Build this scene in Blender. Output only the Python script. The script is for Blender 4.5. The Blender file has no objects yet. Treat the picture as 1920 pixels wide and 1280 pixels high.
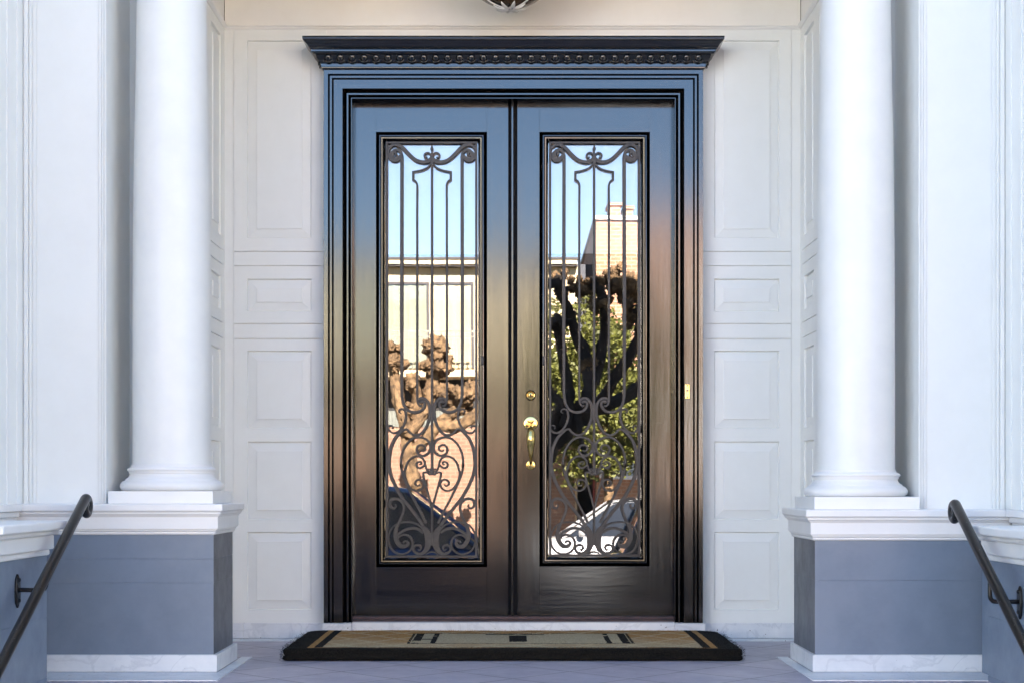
import bpy, bmesh, math, random
from mathutils import Vector, Matrix, noise
random.seed(7)
R = math.radians
scene = bpy.context.scene
C = scene.collection
# ------------------------------------------------------------------ camera
F, CZ, DW = 2880.0, 0.7225, 7.2          # focal length in photo pixels, eye height, distance to entry wall
cam = bpy.data.cameras.new("camera")
cam.sensor_width = 36; cam.lens = 54
cam.shift_x = -1/1920; cam.shift_y = 268/1920
cam.clip_start = 0.05; cam.clip_end = 2000
co = bpy.data.objects.new("camera", cam); C.objects.link(co)
co.location = (0, -DW, CZ); co.rotation_euler = (R(90), 0, 0)
scene.camera = co
# ------------------------------------------------------------------ world, sun, exposure
SUN_EL, SUN_AZ = R(31), R(10)
w = bpy.data.worlds.new("World"); scene.world = w; w.use_nodes = True
nt = w.node_tree
sky = nt.nodes.new('ShaderNodeTexSky'); sky.sky_type = 'NISHITA'; sky.sun_disc = False
sky.sun_elevation = SUN_EL; sky.sun_rotation = SUN_AZ; sky.dust_density = 0.0; sky.ozone_density = 2.6; sky.air_density = 0.85
nt.links.new(sky.outputs[0], nt.nodes['Background'].inputs[0])
nt.nodes['Background'].inputs[1].default_value = 0.056
sd = bpy.data.lights.new("sun", 'SUN'); sd.energy = 5.0; sd.angle = R(0.5); sd.color = (1, 0.965, 0.92)
so = bpy.data.objects.new("sun", sd); C.objects.link(so)
sv = Vector((math.sin(SUN_AZ)*math.cos(SUN_EL), math.cos(SUN_AZ)*math.cos(SUN_EL), math.sin(SUN_EL)))
so.rotation_euler = sv.to_track_quat('Z', 'Y').to_euler(); so.location = (0, 0, 20)
scene.view_settings.view_transform = 'Standard'; scene.view_settings.look = 'None'
scene.view_settings.exposure = 3.55; scene.view_settings.gamma = 1
cy = scene.cycles
cy.use_denoising = True; cy.max_bounces = 10; cy.diffuse_bounces = 6; cy.glossy_bounces = 5; cy.transparent_max_bounces = 12
cy.sample_clamp_indirect = 8; cy.caustics_reflective = False; cy.caustics_refractive = False

# ------------------------------------------------------------------ helpers
def X(px, D=DW): return (px-961)/F*D
def Z(py, D=DW): return CZ-(py-908)/F*D
def YD(D): return D-DW

def tag(o, label=None, cat=None, group=None, kind=None):
    if label: o['label'] = label
    if cat: o['category'] = cat
    if group: o['group'] = group
    if kind: o['kind'] = kind
    return o
def thing(name, loc, label, cat, group=None):
    o = bpy.data.objects.new(name, None); C.objects.link(o); o.location = loc; o.empty_display_size = .1
    return tag(o, label, cat, group)
def wloc(o):
    v = Vector((0, 0, 0))
    while o: v = v+o.location; o = o.parent
    return v

class MB:
    def __init__(s, f=None): s.v = []; s.f = []; s.m = []; s.map = f
    def pt(s, p):
        s.v.append(tuple(s.map(*p)) if s.map else tuple(p)); return len(s.v)-1
    def face(s, idx, m=0): s.f.append(tuple(idx)); s.m.append(m)
    def box(s, x0, x1, y0, y1, z0, z1, m=0):
        if x0 > x1: x0, x1 = x1, x0
        if y0 > y1: y0, y1 = y1, y0
        a = [s.pt(p) for p in ((x0,y0,z0),(x1,y0,z0),(x1,y1,z0),(x0,y1,z0),(x0,y0,z1),(x1,y0,z1),(x1,y1,z1),(x0,y1,z1))]
        for q in ((0,3,2,1),(4,5,6,7),(0,1,5,4),(1,2,6,5),(2,3,7,6),(3,0,4,7)): s.face([a[i] for i in q], m)
    def rings(s, rs, closed=True, cap0=False, cap1=False, m=0):
        ids = [[s.pt(p) for p in r] for r in rs]
        n = len(ids[0])
        for a, b in zip(ids, ids[1:]):
            for i in range(n if closed else n-1):
                j = (i+1) % n; s.face((a[i], a[j], b[j], b[i]), m)
        if cap0: s.face(ids[0][::-1], m)
        if cap1: s.face(ids[-1], m)
    def tube(s, pts, rad, n=12, m=0, cap=True, flat=1.0):
        pts = [Vector(p) for p in pts]
        if not hasattr(rad, '__len__'): rad = [rad]*len(pts)
        up = None; rs = []
        for i, p in enumerate(pts):
            t = (pts[min(i+1, len(pts)-1)]-pts[max(i-1, 0)]).normalized()
            if up is None:
                up = Vector((0,0,1)) if abs(t.z) < .9 else Vector((1,0,0))
            b = t.cross(up).normalized(); up = b.cross(t).normalized()
            rs.append([p+(b*math.cos(2*math.pi*k/n)+up*math.sin(2*math.pi*k/n)*flat)*rad[i] for k in range(n)])
        s.rings(rs, True, cap, cap, m)
    def lathe(s, prof, c, n=48, m=0, axis='Z', cap=True):
        rs = []
        for r, h in prof:
            ring = []
            for k in range(n):
                a = 2*math.pi*k/n; u, v = r*math.cos(a), r*math.sin(a)
                if axis == 'Z': ring.append((c[0]+u, c[1]+v, c[2]+h))
                elif axis == 'Y': ring.append((c[0]+u, c[1]+h, c[2]+v))
                else: ring.append((c[0]+h, c[1]+u, c[2]+v))
            rs.append(ring)
        s.rings(rs, True, cap, cap, m)
    def ball(s, c, rx, ry, rz, n=8, k=6, m=0, jit=0.0):
        rs = []
        for i in range(1, k):
            t = math.pi*i/k
            rs.append([(c[0]+rx*math.sin(t)*math.cos(2*math.pi*j/n)*(1+random.uniform(-jit, jit)), c[1]+ry*math.sin(t)*math.sin(2*math.pi*j/n)*(1+random.uniform(-jit, jit)), c[2]-rz*math.cos(t)*(1+random.uniform(-jit, jit))) for j in range(n)])
        s.rings(rs, True, True, True, m)
    def build(s, name, mats, parent=None, smooth=False, bevel=0, auto=None, origin=None):
        me = bpy.data.meshes.new(name)
        if parent: o3 = wloc(parent)
        elif origin is not None: o3 = Vector(origin)
        else:
            xs, ys, zs = zip(*s.v); o3 = Vector(((min(xs)+max(xs))/2, (min(ys)+max(ys))/2, min(zs)))
        me.from_pydata([tuple(Vector(v)-o3) for v in s.v], [], s.f)
        if not isinstance(mats, (list, tuple)): mats = [mats]
        for q in mats: me.materials.append(q)
        for p, i in zip(me.polygons, s.m): p.material_index = i
        bm = bmesh.new(); bm.from_mesh(me); bmesh.ops.recalc_face_normals(bm, faces=bm.faces); bm.to_mesh(me); bm.free()
        if smooth: me.polygons.foreach_set('use_smooth', [True]*len(me.polygons))
        o = bpy.data.objects.new(name, me); C.objects.link(o)
        if parent: o.parent = parent
        else: o.location = o3
        if auto is not None:
            me.polygons.foreach_set('use_smooth', [True]*len(me.polygons))
            bm = bmesh.new(); bm.from_mesh(me)
            for e in bm.edges:
                if len(e.link_faces) == 2 and e.calc_face_angle(0) > R(auto): e.smooth = False
            bm.to_mesh(me); bm.free()
        if bevel:
            b = o.modifiers.new('bevel', 'BEVEL'); b.width = bevel; b.segments = 2; b.limit_method = 'ANGLE'; b.angle_limit = R(40)
            b.harden_normals = False
        return o

def rect(x0, x1, z0, z1, y): return [(x0,y,z0),(x1,y,z0),(x1,y,z1),(x0,y,z1)]
def catmull(p, n=6):
    if len(p) < 3: return [tuple(q) for q in p]
    P = [p[0]]+list(p)+[p[-1]]; out = []
    for i in range(1, len(P)-2):
        for k in range(n):
            t = k/n
            out.append(tuple(0.5*((2*P[i][d])+(-P[i-1][d]+P[i+1][d])*t+(2*P[i-1][d]-5*P[i][d]+4*P[i+1][d]-P[i+2][d])*t*t+(-P[i-1][d]+3*P[i][d]-3*P[i+1][d]+P[i+2][d])*t**3) for d in range(len(p[0]))))
    out.append(tuple(p[-1])); return out

# ------------------------------------------------------------------ materials
class NT:
    def __init__(s, name):
        s.mat = bpy.data.materials.new(name); s.mat.use_nodes = True
        s.t = s.mat.node_tree; s.b = s.t.nodes['Principled BSDF']; s.out = s.t.nodes['Material Output']
    def n(s, typ, **kw):
        q = s.t.nodes.new('ShaderNode'+typ)
        for k, v in kw.items():
            if k in q.inputs: q.inputs[k].default_value = v
            else: setattr(q, k, v)
        return q
    def l(s, a, b): s.t.links.new(a, b)
    def coord(s, scale=(1,1,1), kind='Object', rot=(0,0,0)):
        tc = s.n('TexCoord'); mp = s.n('Mapping'); mp.inputs['Scale'].default_value = scale; mp.inputs['Rotation'].default_value = rot
        s.l(tc.outputs[kind], mp.inputs[0]); return mp.outputs[0]
    def noise(s, co, scale=5, detail=4, rough=.5):
        q = s.n('TexNoise'); q.inputs['Scale'].default_value = scale; q.inputs['Detail'].default_value = detail; q.inputs['Roughness'].default_value = rough
        s.l(co, q.inputs['Vector']); return q.outputs['Fac']
    def ramp(s, fac, stops):
        q = s.n('ValToRGB'); e = q.color_ramp.elements
        while len(e) < len(stops): e.new(.5)
        for el, (p, c) in zip(e, stops): el.position = p; el.color = (*c, 1) if len(c) == 3 else c
        s.l(fac, q.inputs[0]); return q.outputs[0]
    def mix(s, fac, a, b, mode='MIX'):
        q = s.n('MixRGB', blend_type=mode)
        for v, i in ((fac, 0), (a, 1), (b, 2)):
            if isinstance(v, (int, float)): q.inputs[i].default_value = v
            elif isinstance(v, tuple): q.inputs[i].default_value = (*v, 1)
            else: s.l(v, q.inputs[i])
        return q.outputs[0]
    def math(s, op, a, b=0.0, c=0.0):
        q = s.n('Math', operation=op)
        for v, i in ((a, 0), (b, 1), (c, 2)):
            if isinstance(v, (int, float)): q.inputs[i].default_value = v
            else: s.l(v, q.inputs[i])
        return q.outputs[0]
    def bump(s, h, strength=.3, dist=.001, prev=None):
        q = s.n('Bump'); q.inputs['Strength'].default_value = strength; q.inputs['Distance'].default_value = dist
        s.l(h, q.inputs['Height'])
        if prev is not None: s.l(prev, q.inputs['Normal'])
        return q.outputs[0]
    def fin(s, col=None, rough=None, normal=None, **kw):
        for v, k in ((col, 'Base Color'), (rough, 'Roughness')):
            if v is None: continue
            if isinstance(v, tuple): s.b.inputs[k].default_value = (*v, 1)
            elif isinstance(v, (int, float)): s.b.inputs[k].default_value = v
            else: s.l(v, s.b.inputs[k])
        if normal is not None: s.l(normal, s.b.inputs['Normal'])
        for k, v in kw.items(): s.b.inputs[k.replace('_', ' ')].default_value = v
        return s.mat

def m_paint(name, col, rough=.42, dirt=.06, dcol=None, brush=(1,1,1), bstr=.25, spec=.5):
    q = NT(name); co = q.coord()
    a = q.noise(co, 1.7, 6, .6); b = q.noise(co, 9, 5, .65)
    f = q.ramp(q.mix(.5, a, b), [(.42, (0,0,0)), (.72, (1,1,1))])
    dc = dcol or tuple(c*.72 for c in col)
    c = q.mix(q.mix(1.0, f, (dirt*4,)*3, 'MULTIPLY'), col, dc)
    h = q.noise(q.coord(brush), 120, 3, .6)
    h2 = q.noise(q.coord(), 26, 3, .5)
    n = q.bump(h2, .12, .002, q.bump(h, bstr, .0006))
    return q.fin(c, q.ramp(b, [(.3, (rough*.85,)*3), (.7, (min(1, rough*1.2),)*3)]), n, Specular_IOR_Level=spec)
white = m_paint('white_paint', (.79, .80, .78), dirt=.05, dcol=(.60, .60, .56))
white_trim = m_paint('white_trim_paint', (.82, .815, .80), dirt=.05, dcol=(.62, .60, .56))
colpaint = m_paint('column_paint', (.80, .81, .79), rough=.38, dirt=.09, dcol=(.62, .64, .67), bstr=.2)
cream = m_paint('cream_ceiling_paint', (.76, .60, .36), dirt=.03)
grey = m_paint('blue_grey_paint', (.186, .228, .292), rough=.42, dirt=.16, dcol=(.12, .15, .20), brush=(.12, .12, 1), bstr=.55)
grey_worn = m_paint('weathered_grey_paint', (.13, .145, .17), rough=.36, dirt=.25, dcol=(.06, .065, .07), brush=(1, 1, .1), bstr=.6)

def m_black(name, scale, gloss=.12, col=(.004, .0032, .0028)):
    q = NT(name)
    g = q.noise(q.coord(scale), 60, 6, .6); g2 = q.noise(q.coord(tuple(v*.35 for v in scale)), 22, 4, .6); b = q.noise(q.coord(), 7, 4, .6)
    n = q.bump(g2, .22, .0012, q.bump(g, .40, .0005))
    c = q.ramp(b, [(.35, col), (.75, (col[0]*2.4, col[1]*2.1, col[2]*1.9))])
    return q.fin(c, q.ramp(q.noise(q.coord(scale), 14, 5, .7), [(.3, (gloss*.8,)*3), (.7, (gloss*1.35,)*3)]), n, IOR=1.82)
blackV = m_black('black_gloss_wood_vertical_grain', (1, 1, .06))
blackH = m_black('black_gloss_wood_horizontal_grain', (.06, 1, 1))
blackM = m_black('black_gloss_moulding', (.25, 1, .25), .16)

def m_marble():
    q = NT('white_marble'); co = q.coord()
    a = q.noise(co, 3, 8, .65)
    wv = q.n('TexNoise'); wv.inputs['Scale'].default_value = 4.2; wv.inputs['Detail'].default_value = 9; wv.inputs['Distortion'].default_value = 1.6; q.l(co, wv.inputs['Vector'])
    vein = q.ramp(wv.outputs['Fac'], [(.47, (0,0,0)), (.5, (1,1,1)), (.53, (0,0,0))])
    c = q.ramp(a, [(.3, (.55, .58, .62)), (.6, (.74, .75, .76))])
    c = q.mix(q.mix(1.0, vein, (.35,)*3, 'MULTIPLY'), c, (.42, .44, .47))
    pit = q.ramp(q.noise(co, 60, 2, .5), [(.24, (1,1,1)), (.27, (0,0,0))])
    c = q.mix(pit, c, (.12, .11, .10))
    return q.fin(c, .38, q.bump(q.noise(co, 40, 5, .6), .25, .001))
marble = m_marble()

def m_tile():
    q = NT('diamond_stone_tile'); tc = q.n('NewGeometry'); sp = q.n('SeparateXYZ'); q.l(tc.outputs['Position'], sp.inputs[0])
    x, y = sp.outputs[0], sp.outputs[1]
    wob = q.noise(q.coord(), 30, 3, .5)
    p = q.math('DIVIDE', q.math('ADD', q.math('ADD', x, y), 1.034), .442)
    r = q.math('DIVIDE', q.math('SUBTRACT', q.math('SUBTRACT', x, y), 1.476), .442)
    def line(v):
        d = q.math('ABSOLUTE', q.math('SUBTRACT', q.math('FRACT', q.math('ADD', v, .5)), .5))
        return q.math('LESS_THAN', q.math('ADD', d, q.math('MULTIPLY', wob, .006)), .013)
    g = q.math('MAXIMUM', line(p), line(r))
    cb = q.n('CombineXYZ'); q.l(q.math('FLOOR', p), cb.inputs[0]); q.l(q.math('FLOOR', r), cb.inputs[1])
    wn = q.n('TexWhiteNoise', noise_dimensions='3D'); q.l(cb.outputs[0], wn.inputs[0])
    co = q.coord()
    base = q.ramp(q.noise(co, 5, 8, .62), [(.3, (.33, .305, .36)), (.55, (.43, .395, .45)), (.75, (.53, .48, .50))])
    base = q.mix(.35, base, q.ramp(wn.outputs['Value'], [(0, (.33, .32, .38)), (1, (.50, .44, .47))]))
    speck = q.ramp(q.noise(co, 90, 2, .5), [(.24, (1,1,1)), (.28, (0,0,0))])
    base = q.mix(speck, base, (.1, .09, .09))
    c = q.mix(g, base, (.12, .105, .11))
    h = q.math('SUBTRACT', q.noise(co, 55, 5, .6), q.math('MULTIPLY', g, 1.5))
    return q.fin(c, q.ramp(q.noise(co, 12, 4, .6), [(.3, (.35,)*3), (.7, (.6,)*3)]), q.bump(h, .35, .0015))
tile = m_tile()

def m_simple(name, col, rough=.5, metal=0, var=.25, sc=8, bumpd=.001, bstr=.3, **kw):
    q = NT(name); co = q.coord(); a = q.noise(co, sc, 6, .6)
    c = q.ramp(a, [(.3, tuple(v*(1-var) for v in col)), (.7, tuple(min(1, v*(1+var)) for v in col))])
    return q.fin(c, rough, q.bump(q.noise(co, sc*5, 4, .6), bstr, bumpd), Metallic=metal, **kw)
iron = m_simple('wrought_iron', (.022, .018, .017), .40, .0, .4, 60, .0012, .8, IOR=1.55)
railmat = None
def m_rail():
    q = NT('black_painted_steel'); co = q.coord()
    chip = q.ramp(q.noise(co, 85, 4, .7), [(.66, (0,0,0)), (.69, (1,1,1))])
    c = q.mix(q.mix(1.0, chip, (.5,)*3, 'MULTIPLY'), q.ramp(q.noise(co, 20, 5, .6), [(.3, (.006, .005, .005)), (.7, (.012, .010, .009))]), (.30, .30, .31))
    return q.fin(c, .30, q.bump(q.noise(co, 70, 4, .6), .3, .001), IOR=1.5)
railmat = m_rail()
brass = m_simple('polished_brass', (.86, .62, .22), .14, 1.0, .12, 30, .0004, .2)
brass_dark = m_simple('brass_shadow_gap', (.03, .02, .012), .4, .3)
silver = m_simple('white_cast_metal', (.72, .70, .66), .32, .25, .12, 30)
threshold_wood = m_simple('worn_threshold_wood', (.105, .060, .050), .5, 0, .45, 18, .001, .5)
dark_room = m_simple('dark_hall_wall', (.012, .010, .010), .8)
blindm = m_simple('white_roller_blind', (.44, .43, .42), .85, 0, .02, 40, .0004, .1)

def m_glass(name, refl=.36, rough=.0, tint=(1,1,1)):
    q = NT(name); g = q.n('BsdfGlossy'); g.inputs['Roughness'].default_value = rough; g.inputs['Color'].default_value = (*tint, 1)
    tr = q.n('BsdfTransparent'); mx = q.n('MixShader')
    fr = q.n('LayerWeight'); fr.inputs[0].default_value = .2
    q.l(q.math('ADD', q.math('MULTIPLY', fr.outputs['Fresnel'], .5), refl), mx.inputs[0])
    q.l(q.bump(q.noise(q.coord(), 2.2, 2, .5), .05, .002), g.inputs['Normal'])
    q.l(tr.outputs[0], mx.inputs[1]); q.l(g.outputs[0], mx.inputs[2]); q.l(mx.outputs[0], q.out.inputs[0])
    return q.mat
glass = m_glass('reflective_door_glass', .15, tint=(1, .93, .91))
lampglass = m_simple('amber_brown_lamp_glass', (.055, .030, .012), .22, 0, .35, 14)

def m_mat():
    q = NT('coir_doormat'); tc = q.n('NewGeometry'); sp = q.n('SeparateXYZ'); q.l(tc.outputs['Position'], sp.inputs[0])
    fz = q.noise(q.coord(), 90, 3, .6)
    x = q.math('ADD', sp.outputs[0], q.math('MULTIPLY', q.math('SUBTRACT', fz, .5), .012))
    y = q.math('ADD', sp.outputs[1], q.math('MULTIPLY', q.math('SUBTRACT', fz, .5), .014))
    z = sp.outputs[2]
    def band(v, a, b): return q.math('MULTIPLY', q.math('GREATER_THAN', v, a), q.math('LESS_THAN', v, b))
    def inside(x0, x1, y0, y1): return q.math('MULTIPLY', band(x, x0, x1), band(y, y0, y1))
    blk = q.ramp(q.noise(q.coord(), 160, 3, .6), [(.35, (.003, .003, .003)), (.8, (.022, .019, .014))])
    tan = q.ramp(q.noise(q.coord(), 120, 4, .7), [(.3, (.17, .09, .03)), (.55, (.42, .24, .09)), (.8, (.60, .40, .18))])
    pale = q.ramp(q.noise(q.coord(), 140, 4, .7), [(.3, (.20, .165, .10)), (.55, (.44, .38, .25)), (.8, (.62, .55, .40))])
    L, Rt, Fr, Bk = -.845, .845, -.882, -.082
    c = q.mix(inside(L, Rt, Fr, Bk), blk, tan)                       # tan stripe
    c = q.mix(inside(L+.026, Rt-.026, Fr+.012, Bk-.012), c, blk)     # black line
    # worn field: golden at the back left, faded towards front and right
    wear = q.math('ADD', q.math('MULTIPLY', q.math('ADD', y, .55), -1.6), q.math('MULTIPLY', q.noise(q.coord((1, 2, 1)), 3, 3, .6), 1.0))
    fcol = q.mix(q.ramp(wear, [(.35, (0,0,0)), (1.25, (1,1,1))]), tan, pale)
    # lattice of stars
    u = q.math('DIVIDE', x, .20); v = q.math('DIVIDE', y, .26)
    def ln(s_): return q.math('LESS_THAN', q.math('ABSOLUTE', q.math('SUBTRACT', q.math('FRACT', s_), .5)), .05)
    lat = q.math('MAXIMUM', ln(q.math('ADD', u, v)), ln(q.math('SUBTRACT', u, v)))
    lat = q.math('MULTIPLY', lat, q.math('GREATER_THAN', fz, .38))
    fcol = q.mix(q.math('MULTIPLY', lat, .75), fcol, (.50, .42, .27))
    c = q.mix(inside(L+.060, Rt-.060, Fr+.022, Bk-.022), c, fcol)
    # central worn strip with outline, end bars and middle block
    x0, x1, y0, y1 = -.435, .505, -.705, -.285
    c = q.mix(q.math('MULTIPLY', inside(x0-.012, x1+.012, y0-.014, y1+.014), q.math('GREATER_THAN', fz, .40)), c, blk)
    c = q.mix(inside(x0, x1, y0, y1), c, pale)
    for a, b, cc, d in ((x0+.005, x0+.040, y0, y1), (x0+.085, x0+.108, y0, y1), (x0+.04, x0+.085, -.55, -.515), (x1-.038, x1-.004, y0, y1), (x1-.105, x1-.082, y0, y1), (-.015, .062, -.64, -.37), (-.12, .14, -.335, -.30)):
        c = q.mix(q.math('MULTIPLY', inside(a, b, cc, d), q.math('GREATER_THAN', q.noise(q.coord((1, 1.5, 1)), 7, 2, .5), .36)), c, blk)
    c = q.mix(q.math('LESS_THAN', z, .046), c, blk)
    return q.fin(c, .95, q.bump(q.noise(q.coord(), 260, 3, .7), .9, .004), Specular_IOR_Level=.15)
coir = m_mat()

# ------------------------------------------------------------------ ground and street
def structure(o): o['kind'] = 'structure'; return o
asphalt = m_simple('asphalt', (.13, .125, .12), .9, 0, .3, 3)
concrete = m_simple('pavement_concrete', (.22, .195, .16), .85, 0, .15, 3)
b = MB(); b.box(-300, 300, -300, 120, -1.35, -1.15); structure(b.build('ground', m_simple('earth', (.12, .11, .09), .95, 0, .3, 1)))
b = MB(); b.box(-200, 200, -20.2, -10.0, -1.149, -1.145); structure(b.build('road', asphalt))
near_pave = m_simple('weathered_pavement', (.23, .21, .19), .88, 0, .2, 3)
b = MB()
for k in range(-14, 14): b.box(k*1.5+.006, k*1.5+1.494, -9.85, -4.6, -1.149, -1.0)
b.box(-21, 21, -9.99, -9.86, -1.149, -1.001); structure(b.build('pavement', near_pave, bevel=.006))
b = MB()
for k in range(-14, 14): b.box(k*1.5+.006, k*1.5+1.494, -24.4, -20.35, -1.149, -1.0)
b.box(-21, 21, -20.34, -20.2, -1.149, -1.001); structure(b.build('pavement', concrete, bevel=.006))

# ------------------------------------------------------------------ porch floor
YF = -1.70                                                            # front edge of the porch
b = MB(); b.box(-1.90, 1.90, YF, .03, -1.148, 0)
structure(b.build('floor', tile))
b = MB()
for s, xb in ((-1, 1.134), (1, 1.152)):
    b.box(s*1.88, s*(xb-.046), -1.545, -1.307, .0, .004)
    b.box(s*(xb-.002), s*(xb-.046), -1.306, -.775, .0, .004)
    b.box(s*1.34, s*.895, -.105, -.013, .0, .004)
structure(b.build('floor_border', marble))
b = MB()
for k in range(6):
    b.box(-1.70, 1.752, YF-.31*(k+1), YF-.31*k-(.0 if k else .001), -1.148, -.17*(k+1)+.02 if k < 5 else -1.0)
structure(b.build('steps', m_simple('terrazzo_step', (.33, .31, .33), .7, 0, .2, 20), bevel=.01))

# ------------------------------------------------------------------ panelled walls
rows = [(76.5, 447.0), (523, 584.5), (657, 802.6), (827, 973), (996.5, 1142)]
hgro = [472, 499, 607, 635]
def panel_wall(parent, m3, u0, u1, ztop, zbot, cols, vgro, gside):
    """m3 maps (along, into the wall, up) to the world; cols = [(ua, ub)] outer panel edges"""
    Zp = lambda y: Z(y, 7.2)
    us = sorted(set([u0, u1]+[v for c in cols for v in c]+[v+d for v in vgro for d in (-.0018, .0018)]))
    zs = sorted(set([zbot, ztop]+[Zp(v) for r in rows for v in r]+[Zp(v)+d for v in hgro for d in (-.0020, .0020)]))
    fr = MB(m3)
    for a, c in zip(us, us[1:]):
        um = (a+c)/2
        for d, e in zip(zs, zs[1:]):
            zm = (d+e)/2
            if any(p < um < q for p, q in cols) and any(Zp(r[1]) < zm < Zp(r[0]) for r in rows): continue
            gv = any(abs(um-v) < .0018 for v in vgro)
            gh = any(abs(zm-Zp(v)) < .0020 for v in hgro) and gside(um)
            y = .010 if gh else (.004 if gv else 0)
            fr.box(a, c, y, .03, d, e)
    fr.build('wall_frame', white, parent)
    for p, q in cols:
        for r in rows:
            z1, z0 = Zp(r[0]), Zp(r[1]); pm = MB(m3)
            def rg(i, y): return rect(p+i, q-i, z0+i, z1-i, y)
            iw = min(.043, (q-p)*.3)
            pm.rings([rg(0, .03), rg(0, .0), rg(.0008, .010), rg(.0032, .013), rg(.0048, .012), rg(.0060, .0105), rg(iw, .0045), rg(iw+.0005, .0005), rg(iw+.0016, .0001)], True, True, True)
            pm.build('raised_panel', white, parent)

ZB = Z(1167, 7.19); ZC = 3.52                                         # skirting top, ceiling height
ZM0, ZM1 = Z(53, 7.19), Z(47.5, 7.19)
ew = thing('panelled_wall', (0, 0, 0), 'white panelled wall the black double door is set in', 'wall')
idm = lambda u, y, z: (u, y, z)
panel_wall(ew, idm, -1.35, -.874, ZM0, ZB, [(X(463.5), X(584))], [X(438)], lambda u: u > X(438))
panel_wall(ew, idm, .882, 1.35, ZM0, ZB, [(X(1339), X(1461))], [X(1484)], lambda u: u < X(1484))
b = MB(); b.box(-.8735, .8815, 0, .03, 2.60, ZM0); b.box(-1.35, 1.35, 0.004, .03, ZM0+.0015, ZC)
b.build('frieze', white_trim, ew)
b = MB(); b.rings([[(x, y, z) for x in (-1.349, 1.349)] for y, z in ((.03, ZM0-.004), (-.005, ZM0-.004), (-.008, ZM0), (-.009, ZM0+.004), (-.014, ZM0+.006), (-.016, ZM1-.003), (-.013, ZM1), (.003, ZM1+.002))], False)
b.build('picture_moulding', white_trim, ew)
def skirt(par, m3, u0, u1, joints=()):
    k = MB(m3); e = [u0]+list(joints)+[u1]
    for a, c in zip(e, e[1:]): k.box(a+.0006, c-.0006, -.012, .0, 0.0045, ZB)
    k.build('skirting', marble, par, bevel=.0015)
skirt(ew, idm, -1.35, -.885, (X(458),)); skirt(ew, idm, .895, 1.35)
# dark hall behind the door
b = MB(); b.box(-2.2, 2.2, 1.9, 2.0, -.05, 3.2); b.box(-2.3, -2.2, .03, 2, -.05, 3.2); b.box(2.2, 2.3, .03, 2, -.05, 3.2)
b.box(-2.2, 2.2, .03, 1.9, 3.1, 3.2); b.box(-2.2, 2.2, .035, 1.9, -.05, -.01)
b.box(-2.2, -.80, .031, .10, 0, 3.1); b.box(.80, 2.2, .031, .10, 0, 3.1); b.box(-.80, .80, .031, .10, 2.55, 3.1)
o = b.build('hall_interior', dark_room); structure(o)

for s in (-1, 1):
    side = 'left' if s < 0 else 'right'
    sw = thing('panelled_wall', (s*1.35, -.42, 0), 'narrow white panelled side wall of the porch behind the %s column' % side, 'wall', 'porch side walls')
    mp = (lambda u, y, z: (-1.35-y, u, z)) if s < 0 else (lambda u, y, z: (1.35+y, u, z))
    cols = [(YD(6.885), YD(7.112)), (YD(6.50), YD(6.76))]
    panel_wall(sw, mp, YD(6.365), -.0005, ZM0, ZB, cols, [-.040], lambda u: u < -.04)
    b = MB(mp); b.box(YD(6.365), .012, .004, .03, ZM0+.0015, ZC); b.build('frieze', white_trim, sw)
    b = MB(mp); b.rings([[(x, y, z) for x in (YD(6.365), -.014)] for y, z in ((.03, ZM0-.004), (-.005, ZM0-.004), (-.008, ZM0), (-.014, ZM0+.006), (-.016, ZM1-.003), (-.013, ZM1), (.003, ZM1+.002))], False)
    b.build('picture_moulding', white_trim, sw)
    skirt(sw, mp, YD(6.40), -.013)

# ------------------------------------------------------------------ house masses either side (bays) and the roof over the porch
bays = {}
for s in (-1, 1):
    side = 'left' if s < 0 else 'right'
    xp = 1.586 if s < 0 else X(1722, 6.0)                             # inner edge of the pilaster
    zc1 = .649 if s < 0 else .6267
    xb = 1.912 if s < 0 else 1.925
    by = thing('house_bay', (s*3.5, -1, -1.15), 'white projecting house wall and pilaster at the far %s of the porch' % side, 'house wall', 'white walls flanking the porch')
    m3 = (lambda u, y, z, s=s: (s*u, y, z))
    b = MB(m3)
    b.box(1.381, 3.2, YD(6.364), 8, 0, 7.0); b.box(xp, 3.2, YD(6.0), YD(6.3635), zc1-.01, 7.0)
    b.box(xb, 6.5, -2.5, YD(5.9995), zc1-.02, 7.0); b.box(3.2, 6.5, -1.1, 8, -1.15, 7.0)
    b.box(1.352, 1.381, YD(6.3655), YD(6.43), 0.0, ZC)
    b.build('wall', white, by)
    # pilaster edge mouldings (fluted strips)
    b = MB(m3); D0 = YD(6.0)
    def strip(ua, uc, y): b.box(ua, uc, y, D0-.0002, zc1, 3.5)
    strip(xp, xp+.0065, D0-.007); strip(xp+.0095, xp+.017, D0-.0055); strip(xp+.0195, xp+.028, D0-.004); strip(xp+.031, xp+.034, D0-.002)
    strip(xb-.060, xb-.055, D0-.002); strip(xb-.052, xb-.040, D0-.004); strip(xb-.036, xb-.026, D0-.006); strip(xb-.022, xb-.006, D0-.008)
    for a, c, d in ((5.96, 5.92, .004), (5.86, 5.80, .005)):
        b.box(xb-d, xb+.001, YD(c), YD(a), zc1, 3.5)
    b.build('fluted_moulding', white, by, bevel=.0015)
    b = MB(m3); b.box(xb+.001, 6.5, -2.498, YD(5.92), -1.15, zc1-.118)
    b.build('plinth_wall', grey, by)
    b = MB(m3)
    for z0, z1, o in ((zc1-.117, zc1-.096, .0087), (zc1-.096, zc1-.049, .0203), (zc1-.049, zc1-.028, .030), (zc1-.028, zc1, .0415)):
        b.box(xb-o, 6.5+o, -2.5-o, YD(5.865)-.001, z0+.0004, z1)
    b.build('ledge', white_trim, by, bevel=.003)
pr = thing('porch_roof', (0, 0, ZC), 'cream ceiling and white upper house wall above the porch', 'roof')
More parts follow.
